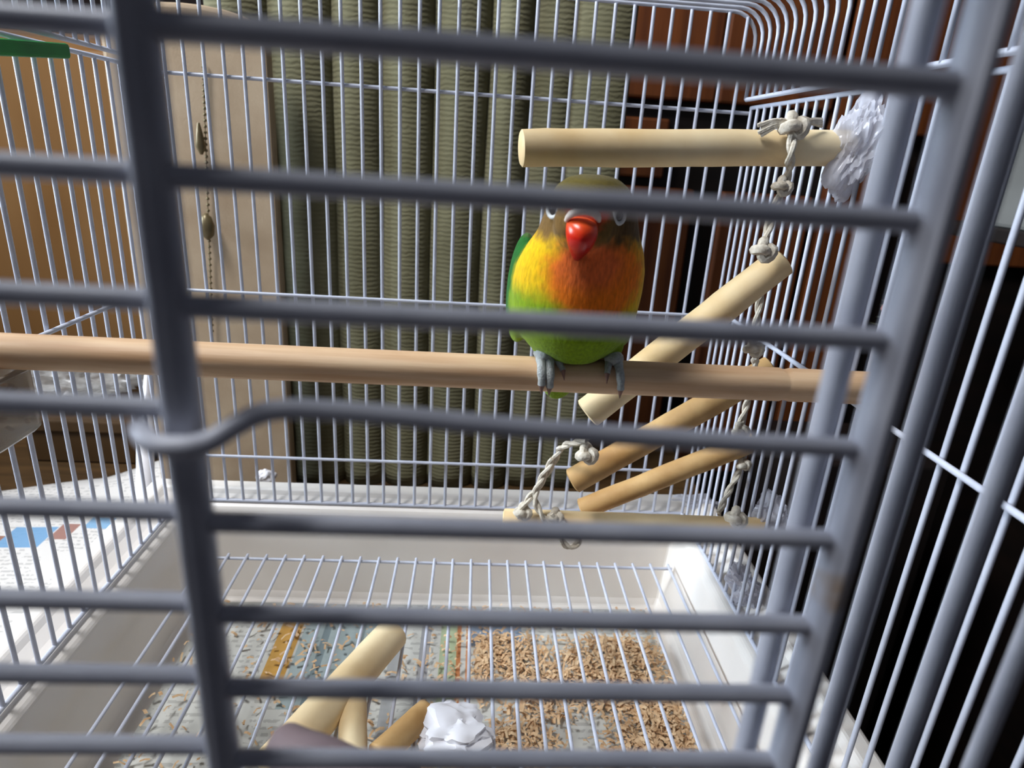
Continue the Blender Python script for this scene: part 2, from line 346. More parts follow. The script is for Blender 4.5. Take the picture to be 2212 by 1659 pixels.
# papers on the table at the left
def sheet(name, corners, m, label, cat, wob=0.004, lift=None, nx=24, ny=24, z=TZ+0.002):
    c00, c10, c11, c01 = [Vector(c) for c in corners]; vs = []
    for j in range(ny+1):
        for i in range(nx+1):
            u, w = i/nx, j/ny
            p = (c00*(1-u)+c10*u)*(1-w)+(c01*(1-u)+c11*u)*w
            zz = z+wob*(0.5+0.5*noise.noise(Vector((p.x*14, p.y*14, len(name)))))
            if lift: zz += lift(u, w)
            vs.append(V(p.x, p.y, zz))
    n = nx+1; fs = [(j*n+i, j*n+i+1, (j+1)*n+i+1, (j+1)*n+i) for j in range(ny) for i in range(nx)]
    o = MB().add(vs, fs).build(name, m); s = o.modifiers.new('thickness', 'SOLIDIFY'); s.thickness = 0.0006
    return tag(o, label, cat)
M_NEWS1 = news_mat('newsprint_left', (232, 228, 222), [(-0.016, 0.020, 0.088, 0.119, (112, 164, 206)), (0.021, 0.036, 0.100, 0.124, (160, 110, 96)), (-0.045, -0.016, 0.078, 0.105, (150, 96, 70)), (0.040, 0.064, 0.118, 0.136, (130, 178, 214))], 210)
sheet('newspaper', [(-0.52, 0.20), (-0.24, 0.18), (-0.243, 0.64), (-0.50, 0.545)], M_NEWS1,
      'open newspaper with a blue picture on the table left of the cage', 'newspaper', 0.005,
      lambda u, w: 0.035*max(0, w-0.8)/0.2*max(0, u-0.55)/0.45+0.006*w)
M_NEWS2 = news_mat('newsprint_under', (214, 204, 184), [], 120)
sheet('newspaper', [(-0.60, 0.15), (-0.42, 0.15), (-0.44, 0.50), (-0.62, 0.52)], M_NEWS2,
      'yellowed newspaper lying under the edge of the blue pictured one', 'newspaper', 0.001)
# curled bright sheet of paper standing beside the board
def strip():
    v = []; N = 20
    for k in range(N+1):
        t = k/N; y = 700+t*415
        l = at(324-30*min(1, t*1.6)-18*max(0, t-.75), y, 1, 0.60-0.14*t); r_ = at(332+3*t, y, 1, 0.605-0.14*t)
        v += [l, (l+r_)/2+Vector((0, -0.004, 0)), r_]
    f = []
    for k in range(N):
        for j in range(2): f.append((k*3+j, k*3+j+1, k*3+j+4, k*3+j+3))
    o = MB().add(v, f).build('paper_strip', M_PAPERW); s = o.modifiers.new('thickness', 'SOLIDIFY'); s.thickness = 0.0006
    tag(o, 'bright white folded paper strip standing up outside the left wires', 'paper')
strip()

# crumpled things
def crumple(name, c, size, m, label, cat, seed=0, amp=0.5, rot=0, sub=5, freq=1.6, tilt=0):
    bm = bmesh.new(); bmesh.ops.create_icosphere(bm, subdivisions=sub, radius=1)
    for v in bm.verts:
        d = v.co.normalized(); q = d*freq+Vector((seed*3.1, seed*1.7, seed))
        r = 1+amp*(0.9*noise.noise(q)+0.75*(0.4-abs(noise.noise(q*1.9)))+0.32*(0.35-abs(noise.noise(q*4.1)))+0.05*noise.noise(q*9))
        v.co = Vector((d.x*size[0], d.y*size[1], d.z*size[2]))*max(0.15, r)
    bmesh.ops.rotate(bm, verts=bm.verts, cent=(0, 0, 0), matrix=Matrix.Rotation(rot, 3, 'Y') @ Matrix.Rotation(tilt, 3, 'X'))
    me = bpy.data.meshes.new(name); bm.to_mesh(me); bm.free(); me.materials.append(m)
    me.polygons.foreach_set('use_smooth', [True]*len(me.polygons)); me.set_sharp_from_angle(angle=R(35))
    o = bpy.data.objects.new(name, me); o.location = c; link(o); return tag(o, label, cat)
bz = at(170, 908, 1, 0.648).z; bx0, bx1 = at(40, 884, 1, 0.648).x, at(286, 884, 1, 0.648).x
sbx = empty('storage_box', ((bx0+bx1)/2, 0.70, H+TZ+0.0005))
MB().box((bx0, 0.648, H+TZ+0.0005), (bx1, 0.758, bz-0.014)).build('body', M_TABLE, sbx, smooth=False, bevel=0.002)
MB().box((bx0-0.003, 0.645, bz-0.0135), (bx1+0.003, 0.761, bz)).build('lid', M_TABLE, sbx, smooth=False, bevel=0.002)
tag(sbx, 'dark brown wooden box under the shiny plastic bag at the left', 'box')
bag = crumple('plastic_bag', at(165, 846, 1, 0.70)*1, (0.068, 0.042, 0.021), M_BAG, 'crumpled shiny clear plastic bag outside the left wires', 'bag', 4, 0.55)
bag.location.z = bz-min(v.co.z for v in bag.data.vertices)+0.0003

# ------------------------------------------------------------------ the cage
XL, XR, YB, YF = -0.209, 0.167, 0.43, 0.068
ZB, ZT, ZR = -0.2555, 0.034, 0.086
WR = 0.00115
cage = empty('bird_cage', V((XL+XR)/2, (YB+YF)/2, ZB))
tag(cage, 'white wire bird cage with a lovebird inside, filling the view', 'cage')
def rod_mesh(L, r, n=8):
    mb = MB().tube([(0, 0, 0), (0, 0, L)], r, n); me = bpy.data.meshes.new('wire')
    me.from_pydata([tuple(v) for v in mb.v], [], mb.f); me.materials.append(M_WIRE)
    me.polygons.foreach_set('use_smooth', [True]*len(me.polygons)); me.set_sharp_from_angle(angle=R(50)); return me
def place(me, name, loc, parent, rot=None):
    o = bpy.data.objects.new(name, me); o.location = Vector(loc)-wpos(parent)
    if rot: o.rotation_euler = rot
    return link(o, parent)
# back panel
zc1, zc2 = at(1050, 657, 1, YB).z-H, at(1050, 1001, 1, YB).z-H
back = MB().tube([V(XL, YB, ZB), V(XR, YB, ZB)], WR*1.2, 8).build('back_grille', M_WIRE, cage)
for z, dy in ((zc1, -0.0023), (zc2, -0.0023), (0.031, 0.0023)):
    MB().tube([V(XL, YB+dy, z), V(XR, YB+dy, z)], WR, 8).build('crossbar', M_WIRE, back)
me_full = rod_mesh(ZR-0.001-ZB, WR)
x0 = at(484, 1000, 1, YB).x; pitch = (at(896, 1000, 1, YB).x-x0)/12
k = -6
while x0+k*pitch < XR-0.002:
    x = x0+k*pitch
    if x > XL+0.003:
        e = max(0.0, x-(XR-0.020), (XL+0.018)-x)
        place(me_full if e <= 0 else rod_mesh(ZR-0.016+math.sqrt(max(0, 0.016**2-min(e, 0.016)**2))-ZB, WR), 'wire', V(x, YB, ZB), back)
    k += 1
# side panels
me_side = rod_mesh(ZT-ZB, WR)
for side, X, zc in (('left', XL, -0.0973), ('right', XR, -0.0928)):
    s = 1 if side == 'left' else -1
    pan = MB().tube([V(X, YF, ZB), V(X, YB, ZB)], WR*1.15, 8).build(side+'_grille', M_WIRE, cage)
    for z in (zc, ZT):
        xx = X+(s*0.0023 if z == zc else 0)
        MB().tube([V(xx, YF, z), V(xx, YB, z)], WR*1.1, 8).build('crossbar', M_WIRE, pan)
    ph, st_ = (0.3964, 0.0130) if side == 'left' else (0.3138, 0.0105)
    y = ph+st_*math.floor((YB-ph)/st_)
    while y > YF+0.006:
        place(me_side, 'wire', V(X, y, ZB), pan); y -= st_
# domed roof section: a lower rail frame and hoops running over the top
zr0 = 0.0385; xi, xo = XL+0.002, XR-0.004
roof = MB().tube([V(xi, YB, zr0), V(xi, YF, zr0), V(xo, YF, zr0), V(xo, YB, zr0)], WR*1.15, 8).build('roof_frame', M_WIRE, cage)
MB().tube([V((xi+xo)/2, YF, ZR-0.0022), V((xi+xo)/2, YB, ZR-0.0022)], WR, 8).build('ridge_wire', M_WIRE, roof)
def hoop_pts(dy=0):
    rr = 0.016; P = [V(xi, 0, zr0)]
    for k in range(7):
        a = math.pi-k*math.pi/12; P.append(V(xi+rr+rr*math.cos(a), 0, ZR-rr+rr*math.sin(a)))
    for k in range(7):
        a = math.pi/2-k*math.pi/12; P.append(V(xo-rr+rr*math.cos(a), 0, ZR-rr+rr*math.sin(a)))
    P.append(V(xo, 0, zr0)); return P
hm = MB().tube(hoop_pts(), WR, 8); hme = bpy.data.meshes.new('hoop'); hme.from_pydata([tuple(v) for v in hm.v], [], hm.f); hme.materials.append(M_WIRE)
hme.polygons.foreach_set('use_smooth', [True]*len(hme.polygons))
y = YB+0.001
while y > YF:
    place(hme, 'hoop', (0, y, 0), roof); y -= 0.0107
# front: upright wires right of the door, short bars left of it
front = MB().tube([V(XL, YF+0.004, ZB), V(XR, YF+0.004, ZB)], WR*1.2, 8).build('front_grille', M_DOOR, cage)
MB().tube([V(XL, YF+0.004, ZT), V(XR, YF+0.004, ZT)], WR*1.2, 8).build('crossbar', M_DOOR, front)
def rod(name, a, b, r, m, parent, n=10): return MB().tube([a, b], r, n).build(name, m, parent)
for u, r_ in ((1776, 0.0016), (1980, 0.00145), (2195, 0.0014), (2395, 0.0014)):
    x = at(u, 938, 1, YF+0.004).x; rod('wire', V(x, YF+0.004, ZB), V(x, YF+0.004, ZT), r_, M_DOOR, front)
ZBAR = [at(1100, v, 1, YF).z-H for v in (112, 425, 695, 925, 1145, 1337, 1492, 1640)]
xlp = at(400, 938, 1, YF).x; xrp = at(1883, 938, 1, YF).x
for i, z in enumerate(ZBAR):
    rod('bar', V(XL, YF+0.002, z), V(xlp, YF+0.002, z), 0.0013, M_DOOR, front)
# hinged door with frame, bars and hook
door = MB().tube([V(xlp, YF, ZB+0.006), V(xlp, YF, ZT-0.006), V(xrp, YF, ZT-0.006), V(xrp, YF, ZB+0.006)], 0.0022, 14, close=True).build('cage_door', M_DOORF, cage)
for i, z in enumerate(ZBAR):
    if i == 3: continue
    rod('bar', V(xlp, YF, z), V(xrp, YF, z), 0.00128 if i else 0.0015, M_DOOR, door)
    # further bars below the frame
for k in range(1, 13):
    z = ZBAR[-1]-0.0128*k
    rod('bar', V(xlp, YF, z), V(xrp, YF, z), 0.00128, M_DOOR, door); rod('bar', V(XL, YF+0.002, z), V(xlp, YF+0.002, z), 0.0013, M_DOOR, front)
hk = smoothpath([at(300, 925, 1, YF+0.001), at(312, 945, 1, YF-0.002), at(345, 962, 1, YF-0.0036), at(400, 965, 1, YF-0.0038), at(450, 955, 1, YF-0.003), at(500, 925, 1, YF-0.0015), at(560, 895, 1, YF), at(630, 884, 1, YF), at(800, 893, 1, YF), at(1100, 922, 1, YF), at(1500, 950, 1, YF), V(xrp, YF, at(1850, 968, 1, YF).z-H)], 5)
MB().tube(hk, 0.00125, 10).build('latch_hook', M_DOOR, door)

# ------------------------------------------------------------------ tray and grate
def tray():
    ox0, ox1, oy0, oy1 = XL-0.028, XR+0.028, YF-0.02, 0.451
    def ring(dx, z, yb=None):
        return [V(ox0+dx, oy0+dx, z), V(ox1-dx, oy0+dx, z), V(ox1-dx, oy1-dx*(yb or 1), z), V(ox0+dx, oy1-dx*(yb or 1), z)]
    rings = [ring(0.004, TZ+0.001), ring(0.0, -0.262), ring(0.0, -0.252), ring(0.002, -0.2495), ring(0.012, -0.2495), ring(0.015, -0.2535), ring(0.021, -0.257), ring(0.031, -0.259, 0.78), ring(0.034, -0.263, 0.78), ring(0.040, -0.325, 0.85), ring(0.043, -0.331, 0.86), ring(0.055, -0.332)]
    v = [p for r_ in rings for p in r_]; f = []
    for i in range(len(rings)-1):
        for j in range(4): f.append((i*4+j, i*4+(j+1) % 4, (i+1)*4+(j+1) % 4, (i+1)*4+j))
    f.append((3, 2, 1, 0)); k = (len(rings)-1)*4; f.append((k, k+1, k+2, k+3))
    o = MB().add(v, f).build('cage_tray', M_TRAY, smooth=False, bevel=0.002)
    return tag(o, 'off-white plastic tray forming the bottom of the cage', 'tray')
tray()
ZG = -0.285
gr = empty('floor_grate', V(-0.015, 0.24, ZG))
gy1 = at(1000, 1213, 2, ZG).y; gx0, gx1 = -0.188, at(1450, 1220, 2, ZG).x
gm = MB()
for y in (gy1, at(850, 1470, 2, ZG).y, 0.17, 0.10):
    gm.tube([V(gx0, y, ZG-0.002), V(gx1, y, ZG-0.002)], 0.0011, 8)
gm.build('cross_wire', M_WIRE, gr)
me_g = rod_mesh(gy1-0.088, 0.00105)
xg = at(1063, 1470, 2, ZG).x; pg = (at(1263, 1470, 2, ZG).x-xg)/4
k = -20
while xg+k*pg < gx1+0.002:
    x = xg+k*pg
    if x > gx0: place(me_g, 'wire', V(x, 0.09, ZG), gr, (R(-90), 0, 0))
    k += 1
tag(gr, 'white wire floor grate lying in the tray', 'grate')

M_NEWS3 = news_mat('newsprint_tray', (208, 208, 200), [(-0.089, -0.035, 0.055, 0.138, (160, 176, 176)), (-0.1055, -0.0905, 0.078, 0.138, (200, 150, 52)), (-0.075, -0.070, 0.055, 0.14, (120, 136, 140)), (-0.050, -0.046, 0.055, 0.14, (128, 140, 140)), (0.008, 0.020, -0.1, 0.15, (176, 190, 150)), (0.0195, 0.0225, -0.1, 0.15, (200, 120, 56)), (0.026, 0.0275, 0.0, 0.15, (206, 140, 90)), (0.029, 0.066, 0.112, 0.142, (140, 160, 184)), (-0.026, -0.018, 0.0, 0.15, (170, 172, 172)), (-0.006, 0.001, 0.0, 0.15, (150, 150, 152))], 210)
sheet('tray_newspaper', [(-0.185, 0.10), (0.142, 0.10), (0.142, 0.407), (-0.185, 0.407)], M_NEWS3, 'printed newspaper lining the tray under the grate', 'newspaper', 0.003, None, 30, 30, -0.3305)

# wood shavings on the tray paper
def shavings():
    mb = MB(); n = 0
    while n < 9000:
        x = random.uniform(-0.185, 0.142); y = random.uniform(0.15, 0.402)
        dens = 0.5+0.9*noise.noise(Vector((x*22, y*22, 5)))
        right_ = 1 if (x > 0.012 and y < 0.372) else (0.10 if x > -0.03 else 0.05)
        if y < 0.30 and x > -0.02: right_ = max(right_, 0.8)
        if random.random() > dens*right_+0.01: continue
        n += 1
        c = V(x, y, -0.3265+random.random()*0.005); a = random.uniform(0, 6.28); t = random.uniform(-.7, .7)
        L_ = random.uniform(0.0010, 0.0036); w = random.uniform(0.0004, 0.0011)
        d = Vector((math.cos(a), math.sin(a), t)).normalized()*L_; s = d.cross(Vector((random.uniform(-.4, .4), random.uniform(-.4, .4), 1))).normalized()*w; u = Vector((0, 0, L_*random.uniform(.1, .5)))
        mb.add([c-d-s, c-d+s, c-s+u, c+s+u, c+d-s, c+d+s], [(0, 1, 3, 2), (2, 3, 5, 4)])
    o = mb.build('wood_shavings', M_SHAV, smooth=False)
    tag(o, 'pale curly wood shavings scattered over the tray newspaper', 'shavings', kind='stuff')
shavings()

# ------------------------------------------------------------------ perch
PY, PZ, PR = 0.244, -0.0832, 0.0066
def perch():
    mb = MB(); xs = [XL+0.002, -0.12, -0.05, 0.02, 0.08, 0.126, 0.1275, 0.1285, 0.130, 0.1655]
    n = 16; vs = []
    for x in xs:
        r_ = PR*(0.93 if 0.127 < x < 0.129 else 1)
        for j in range(n):
            a = 2*math.pi*j/n; q = 1-0.05*math.cos(4*(a-R(20)))   # slightly squared
            w = 1+0.02*noise.noise(Vector((x*40, j, 0)))
            vs.append(V(x, PY+r_*q*w*math.cos(a), PZ+r_*q*w*math.sin(a)))
    fs = [(i*n+j, i*n+(j+1) % n, (i+1)*n+(j+1) % n, (i+1)*n+j) for i in range(len(xs)-1) for j in range(n)]
    fs += [tuple(range(n)), tuple((len(xs)-1)*n+j for j in range(n-1, -1, -1))]
    o = mb.add(vs, fs).build('perch', M_PERCH, bevel=0)
    tag(o, 'long pinkish wooden perch across the cage that the bird grips', 'perch')
perch()

# ------------------------------------------------------------------ lovebird
def ell(mb, c, rad, n=24, k=16, rot=None):
    v = []; c = Vector(c)
    for i in range(k+1):
        th = math.pi*i/k
        for j in range(n):
            p = Vector((rad[0]*math.sin(th)*math.cos(2*math.pi*j/n), rad[1]*math.sin(th)*math.sin(2*math.pi*j/n), rad[2]*math.cos(th)))
            v.append(c+((rot @ p) if rot else p))
    mb.add(v, [(i*n+j, i*n+(j+1) % n, (i+1)*n+(j+1) % n, (i+1)*n+j) for i in range(k) for j in range(n)])
bird = None
def lovebird():
    BX = 0.0405; base = V(BX, PY, PZ+PR)
    mb = MB()
    # torso and head as a stack of rings: z, cx, cy, rx, ry
    st = [(-0.0782, .0405, .2495, .004, .005), (-0.0765, .0400, .2495, .011, .0125), (-0.0715, .0397, .2495, .0182, .0170), (-0.065, .0395, .249, .0228, .0215), (-0.058, .0395, .2495, .0246, .0235), (-0.0475, .0398, .249, .0254, .0238), (-0.040, .0402, .2475, .0246, .0225), (-0.033, .0408, .245, .0222, .0205), (-0.027, .0412, .243, .0190, .0188), (-0.021, .0412, .2415, .0172, .0178), (-0.015, .0412, .242, .0158, .0168), (-0.0105, .0413, .243, .0132, .0140), (-0.0075, .0414, .2435, .0092, .0098), (-0.0062, .0414, .244, .004, .004)]
    n = 28; v = []
    for (z, cx, cy, a, b) in st:
        for j in range(n):
            t = 2*math.pi*j/n; v.append(V(cx+a*math.cos(t), cy+b*math.sin(t), z))
    f = [(i*n+j, i*n+(j+1) % n, (i+1)*n+(j+1) % n, (i+1)*n+j) for i in range(len(st)-1) for j in range(n)]
    f += [tuple(range(n-1, -1, -1)), tuple((len(st)-1)*n+j for j in range(n))]
    mb.add(v, f)
    # cheek / muzzle bulge toward the beak
    ell(mb, V(.0375, .2285, -.0225), (.0115, .0085, .0105))
    # folded wings and tail
    for s in (-1, 1):
        rot = Matrix.Rotation(R(-3*s), 3, 'Y') @ Matrix.Rotation(R(-16), 3, 'X')
        ell(mb, V(.0398+s*.0205, .262, -.0525), (.0062, .0165, .0225), rot=rot)
    ell(mb, V(.0405, .272, -.083), (.011, .006, .030), rot=Matrix.Rotation(R(28), 3, 'X'))
    # feathered thighs
    ell(mb, V(.0290, .2475, -.0705), (.0062, .0075, .0062)); ell(mb, V(.0545, .2475, -.0705), (.0062, .0075, .0062))
    o = mb.build('tmp', M_PLUM, origin=base)
    rm = o.modifiers.new('remesh', 'REMESH'); rm.mode = 'VOXEL'; rm.voxel_size = 0.0009
    smo = o.modifiers.new('smooth', 'SMOOTH'); smo.iterations = 9; smo.factor = 0.6
    dg = bpy.context.evaluated_depsgraph_get(); me = bpy.data.meshes.new_from_object(o.evaluated_get(dg)); bpy.data.objects.remove(o)
    me.name = 'lovebird'; me.materials.clear(); me.materials.append(M_PLUM)
    ca = me.color_attributes.new('plumage', 'FLOAT_COLOR', 'POINT')
    def ss(a, b, x): t = max(0, min(1, (x-a)/(b-a))); return t*t*(3-2*t)
    C = dict(green=(120, 150, 8), dkgreen=(20, 92, 26), yellow=(222, 176, 4), orange=(232, 116, 20), peach=(226, 104, 56), brown=(112, 84, 40), olive=(92, 80, 26), red=(198, 58, 28), head_shade=(72, 52, 30))
    C = {k_: Vector(lin(c)) for k_, c in C.items()}
    for i, vv in enumerate(me.vertices):
        p = vv.co+base; x, y, z = p.x, p.y, p.z-H
        nz = 0.0016*noise.noise(p*260)+0.001*noise.noise(p*700)
        side = (x-.0405)
        # orange bib, yellow collar and flanks, green belly
        d = math.hypot((x-.0435)*0.86, (z+.0405)*1.02)+nz
        gf = max(ss(-.0445, -.0545, z+nz+(x-.0405)*0.18+abs(side)*0.12), ss(-.030, -.026, z)*0)
        c = C['yellow'].lerp(C['green'], gf)
        c = c.lerp(C['orange'], 1-ss(.0120, .0190, d))
        c = c.lerp(C['peach'], (1-ss(.005, .0145, math.hypot((x-.0405)*.9, z+.0355)+nz))*0.85)
        # back of body and wings green
        bk_ = ss(.250, .258, y+nz)
        c = c.lerp(C['green'], bk_*0.9)
        if y > .250: c = c.lerp(C['dkgreen'], ss(.250, .257, y+nz)*ss(-.026, -.032, z))
        # belly bottom
        c = c.lerp(C['green'], ss(-.060, -.068, z+nz))
        # head brown to olive crown
        hd = ss(-.0325, -.0255, z+nz*1.5)
        hc = C['brown'].lerp(C['olive'], ss(-.018, -.010, z)).lerp(C['head_shade'], ss(.044, .051, x+nz)*(1-ss(-.014, -.010, z))*0.75)  # last mix paints shade onto the right side of the head
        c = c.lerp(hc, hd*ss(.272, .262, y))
        # red forehead and lores round the beak
        fd = math.hypot(x-.037, (z+.0165)*1.1)+nz
        if y < .236: c = c.lerp(C['red'], (1-ss(.0055, .0095, fd))*0.9*ss(-.0128, -.0150, z))
        ca.data[i].color = (*c, 1)
    me.polygons.foreach_set('use_smooth', [True]*len(me.polygons))
    b = bpy.data.objects.new('lovebird', me); b.location = base; link(b)
    tag(b, 'green lovebird with orange breast and red beak on the perch', 'bird')
    # beak
    bx = .0352; rows = []
    DZ = .0026
    prof = [(-.0188, .2225, .0030, .0022), (-.0200, .2198, .0047, .0036), (-.0225, .2172, .0056, .0050), (-.0258, .2160, .0056, .0054), (-.0290, .2166, .0048, .0048), (-.0320, .2182, .0034, .0036), (-.0345, .2204, .0018, .0022), (-.0362, .2222, .0006, .0008)]
    v = []; n = 20
    for (z, y, a, bb) in prof:
        for j in range(n):
            t = 2*math.pi*j/n; q = 1+0.14*max(0, -math.sin(t))**6
            v.append(V(bx+a*math.cos(t), y+.0045+bb*math.sin(t)*q, z*0.97+.0001))
    f = [(i*n+j, i*n+(j+1) % n, (i+1)*n+(j+1) % n, (i+1)*n+j) for i in range(len(prof)-1) for j in range(n)]+[tuple(range(n)), tuple((len(prof)-1)*n+j for j in range(n-1, -1, -1))]
    bo = MB().add(v, f).build('beak', M_BEAK, b, origin=V(bx, .222, -.0182))
    bo['label'] = 'hooked glossy red beak'
    ss_ = bo.modifiers.new('sub', 'SUBSURF'); ss_.levels = ss_.render_levels = 1
    cp = []
    for k in range(11):
        a = math.pi*(0.03+0.94*k/10); cp.append(V(bx+.0056*math.cos(a), .2222-.0042*math.sin(a), -.0214+.0044*math.sin(a)))
    co = MB().tube(cp, [.0007, .0010, .0013, .0014, .0015, .0015, .0015, .0014, .0013, .0010, .0007], 8).build('cere', M_CERE, b); co['label'] = 'white cere above the beak'
    # eyes with pale rings
    for (c_, nrm) in ((V(.0268, .2318, -.0185), Vector((-.75, -.65, .05))), (V(.0478, .2265, -.0188), Vector((.55, -.83, .05)))):
        nrm.normalize(); e = MB(); ell(e, c_, (.0021, .0021, .0021), 14, 10); eo = e.build('eye', M_EYE, b)
        t1 = nrm.orthogonal().normalized(); t2 = nrm.cross(t1)
        MB().tube([c_+nrm*.0007+(t1*math.cos(a)+t2*math.sin(a))*.0025 for a in [2*math.pi*k/16 for k in range(16)]], .0009, 8, close=True).build('eye_ring', M_RING, eo)
    # feet gripping the perch
    def toe(x0, x1, a0, a1, r0, claw=True, px=None):
        P = []; N = 9
        for k in range(N):
            t = k/(N-1); a = R(a0+(a1-a0)*t); rr = PR+r0*0.95
            P.append(V(x0+(x1-x0)*t, PY-rr*math.sin(a), PZ+rr*math.cos(a)))
        rs = [r0*(1.05-0.3*(k/(N-1)))*(1+0.10*math.cos(k*2.2)) for k in range(N)]
        C_ = []
        for k in range(6):
            t = k/5; a = R(a1+t*26); rr = PR+r0*0.95+0.0012*t*t
            C_.append(V(x1+(x1-x0)*0.12*t, PY-rr*math.sin(a), PZ+rr*math.cos(a)))
        return P, rs, C_, [r0*0.62*(1-t_/5)+0.00012 for t_ in range(6)]
    for side, ax, toes in (('l', .0285, [(.0266, .0276, -12, 100, .0021), (.0300, .0308, -12, 106, .0020), (.0312, .0356, -10, 58, .0015), (.0280, .0268, 0, -80, .0017)]),
                           ('r', .0560, [(.0567, .0588, -12, 104, .0020), (.0546, .0530, -10, 62, .0016), (.0560, .0570, 0, -80, .0017)])):
        fm = MB(); cm = MB()
        for tt in toes:
            P, rs, C_, cr_ = toe(*tt); fm.tube(P, rs, 10); cm.tube(C_, cr_, 8)
        fm.tube(smoothpath([V(ax, PY+.001, -.0700), V(ax, PY-.0005, PZ+PR+.0022), V(ax, PY, PZ+PR+.0012)], 3), [.0024, .0026, .0028, .0030, .0030, .0028, .0024], 10)
        ell(fm, V(ax, PY-.0022, PZ+PR+.0022), (.0040, .0042, .0030), 14, 8)
        fo = fm.build('foot', M_FOOT, b); cm.build('claw', M_CLAW, fo)
    return b
bird = lovebird()

# ------------------------------------------------------------------ hanging toy of dowels and rope
def branch(mb, a, b, r0, r1, n=18, seg=14, seed=0, cupped=True):
    a, b = Vector(a), Vector(b); P = []; rs = []
    ax = (b-a); u = ax.normalized().orthogonal().normalized()
    for k in range(seg+1):
        t = k/seg; P.append(a+ax*t+u*0.0004*noise.noise(Vector((t*4, seed, 0)))); rs.append((r0+(r1-r0)*t)*(1+0.03*noise.noise(Vector((t*5, seed*2.3, 7)))))
    P = [P[0]]+[P[0]+ax.normalized()*0.0007]+P[1:-1]+[P[-1]-ax.normalized()*0.0007]+[P[-1]]; rs = [rs[0]*0.86, rs[0]]+rs[1:-1]+[rs[-1], rs[-1]*0.86]
    n0 = len(mb.v); mb.tube(P, rs, n)
    for i in range(n0, len(mb.v)):                       # whittled, slightly uneven surface
        q = mb.v[i]; mb.v[i] = q+Vector((0, 0, 1))*0.0004*noise.noise(q*160+Vector((seed, 0, 0)))
    return mb
def rope(mb, pts, r=0.0019):
    P = smoothpath(pts, 8); S = []; T = []; turns = 0
    up = (P[1]-P[0]).orthogonal().normalized(); ang = 0
    for i, p in enumerate(P):
        t = (P[min(i+1, len(P)-1)]-P[max(i-1, 0)]).normalized(); up = (up-t*up.dot(t)).normalized(); w = t.cross(up)
        if i: ang += (P[i]-P[i-1]).length/(r*3.4)*2.0
        o = (up*math.cos(ang)+w*math.sin(ang))*r*0.52; S.append(p+o); T.append(p-o)
    mb.tube(S, r*0.62, 7); mb.tube(T, r*0.62, 7); return mb
def knot(mb, c, r=0.0045, ax=Vector((0, 0, 1)), seed=0):
    c = Vector(c); u = ax.orthogonal().normalized(); w = ax.normalized().cross(u); P = []
    for k in range(26):
        a = 2*math.pi*k/26
        P.append(c+(u*(math.sin(a)+2*math.sin(2*a))*0.33+w*(math.cos(a)-2*math.cos(2*a))*0.33+ax.normalized()*(-math.sin(3*a))*0.5)*r*0.8)
    mb.tube(P, r*0.42, 7, close=True); return mb
toy = empty('rope_ladder_toy', at(1480, 320, 1, 0.30))
tag(toy, 'hanging bird toy of five wooden dowels strung on white rope', 'bird toy')
D = {1: (at(1124, 320, 1, 0.288), at(1832, 320, 1, 0.302), 0.0076, 0.0077, M_WOOD),
     2: (at(1268, 894, 1, 0.292), at(1690, 562, 1, 0.297), 0.0078, 0.0076, M_WOOD),
     3: (at(1236, 1040, 1, 0.318), at(1668, 795, 1, 0.318), 0.0073, 0.0072, M_WOODB),
     4: (at(1255, 1100, 1, 0.345), at(1628, 952, 1, 0.340), 0.0066, 0.0066, M_WOODB),
     5: (at(1088, 1120, 1, 0.335), at(1652, 1142, 1, 0.312), 0.0060, 0.0063, M_WOOD)}
for k, (a, b, r0, r1, m_) in D.items():
    branch(MB(), a, b, r0, r1, seed=k).build('dowel', m_, toy)
# right hand rope from dowel to dowel
rp = MB()
rope(rp, [at(1712, 290, 1, .287), at(1708, 330, 1, .284), at(1703, 372, 1, .292), at(1690, 410, 1, .292), at(1665, 475, 1, .288), at(1650, 535, 1, .283)])
rope(rp, [at(1652, 600, 1, .305), at(1640, 660, 1, .308), at(1628, 740, 1, .305)])
rope(rp, [at(1632, 770, 1, .305), at(1622, 840, 1, .325), at(1600, 915, 1, .330)])
rope(rp, [at(1604, 985, 1, .338), at(1600, 1010, 1, .338), at(1575, 1060, 1, .330), at(1552, 1110, 1, .318)])
rp.build('rope', M_ROPE, toy)
lp = MB()
rope(lp, [at(1268, 950, 1, .30), at(1215, 965, 1, .315), at(1195, 1000, 1, .325), at(1165, 1048, 1, .327), at(1140, 1080, 1, .326), at(1118, 1118, 1, .325)])
rope(lp, [at(1195, 990, 1, .323), at(1158, 1060, 1, .325), at(1165, 1105, 1, .322), at(1200, 1150, 1, .322), at(1228, 1182, 1, .322), at(1250, 1165, 1, .324), at(1215, 1130, 1, .322), at(1190, 1110, 1, .322)])
lp.build('rope', M_ROPE, toy)
for i, (u, v, y, r_) in enumerate(((1715, 272, .288, .0058), (1690, 402, .290, .0042), (1650, 540, .279, .0052), (1628, 752, .298, .0046), (1600, 930, .325, .0046), (1606, 1002, .336, .0040), (1268, 980, .302, .0056), (1130, 1105, .326, .0050), (1590, 1118, .306, .0058), (1200, 1115, .324, .0046))):
    knot(MB(), at(u, v, 1, y), r_, Vector((0.3*math.sin(i), -0.6, 0.8)), i).build('knot', M_ROPE, toy)
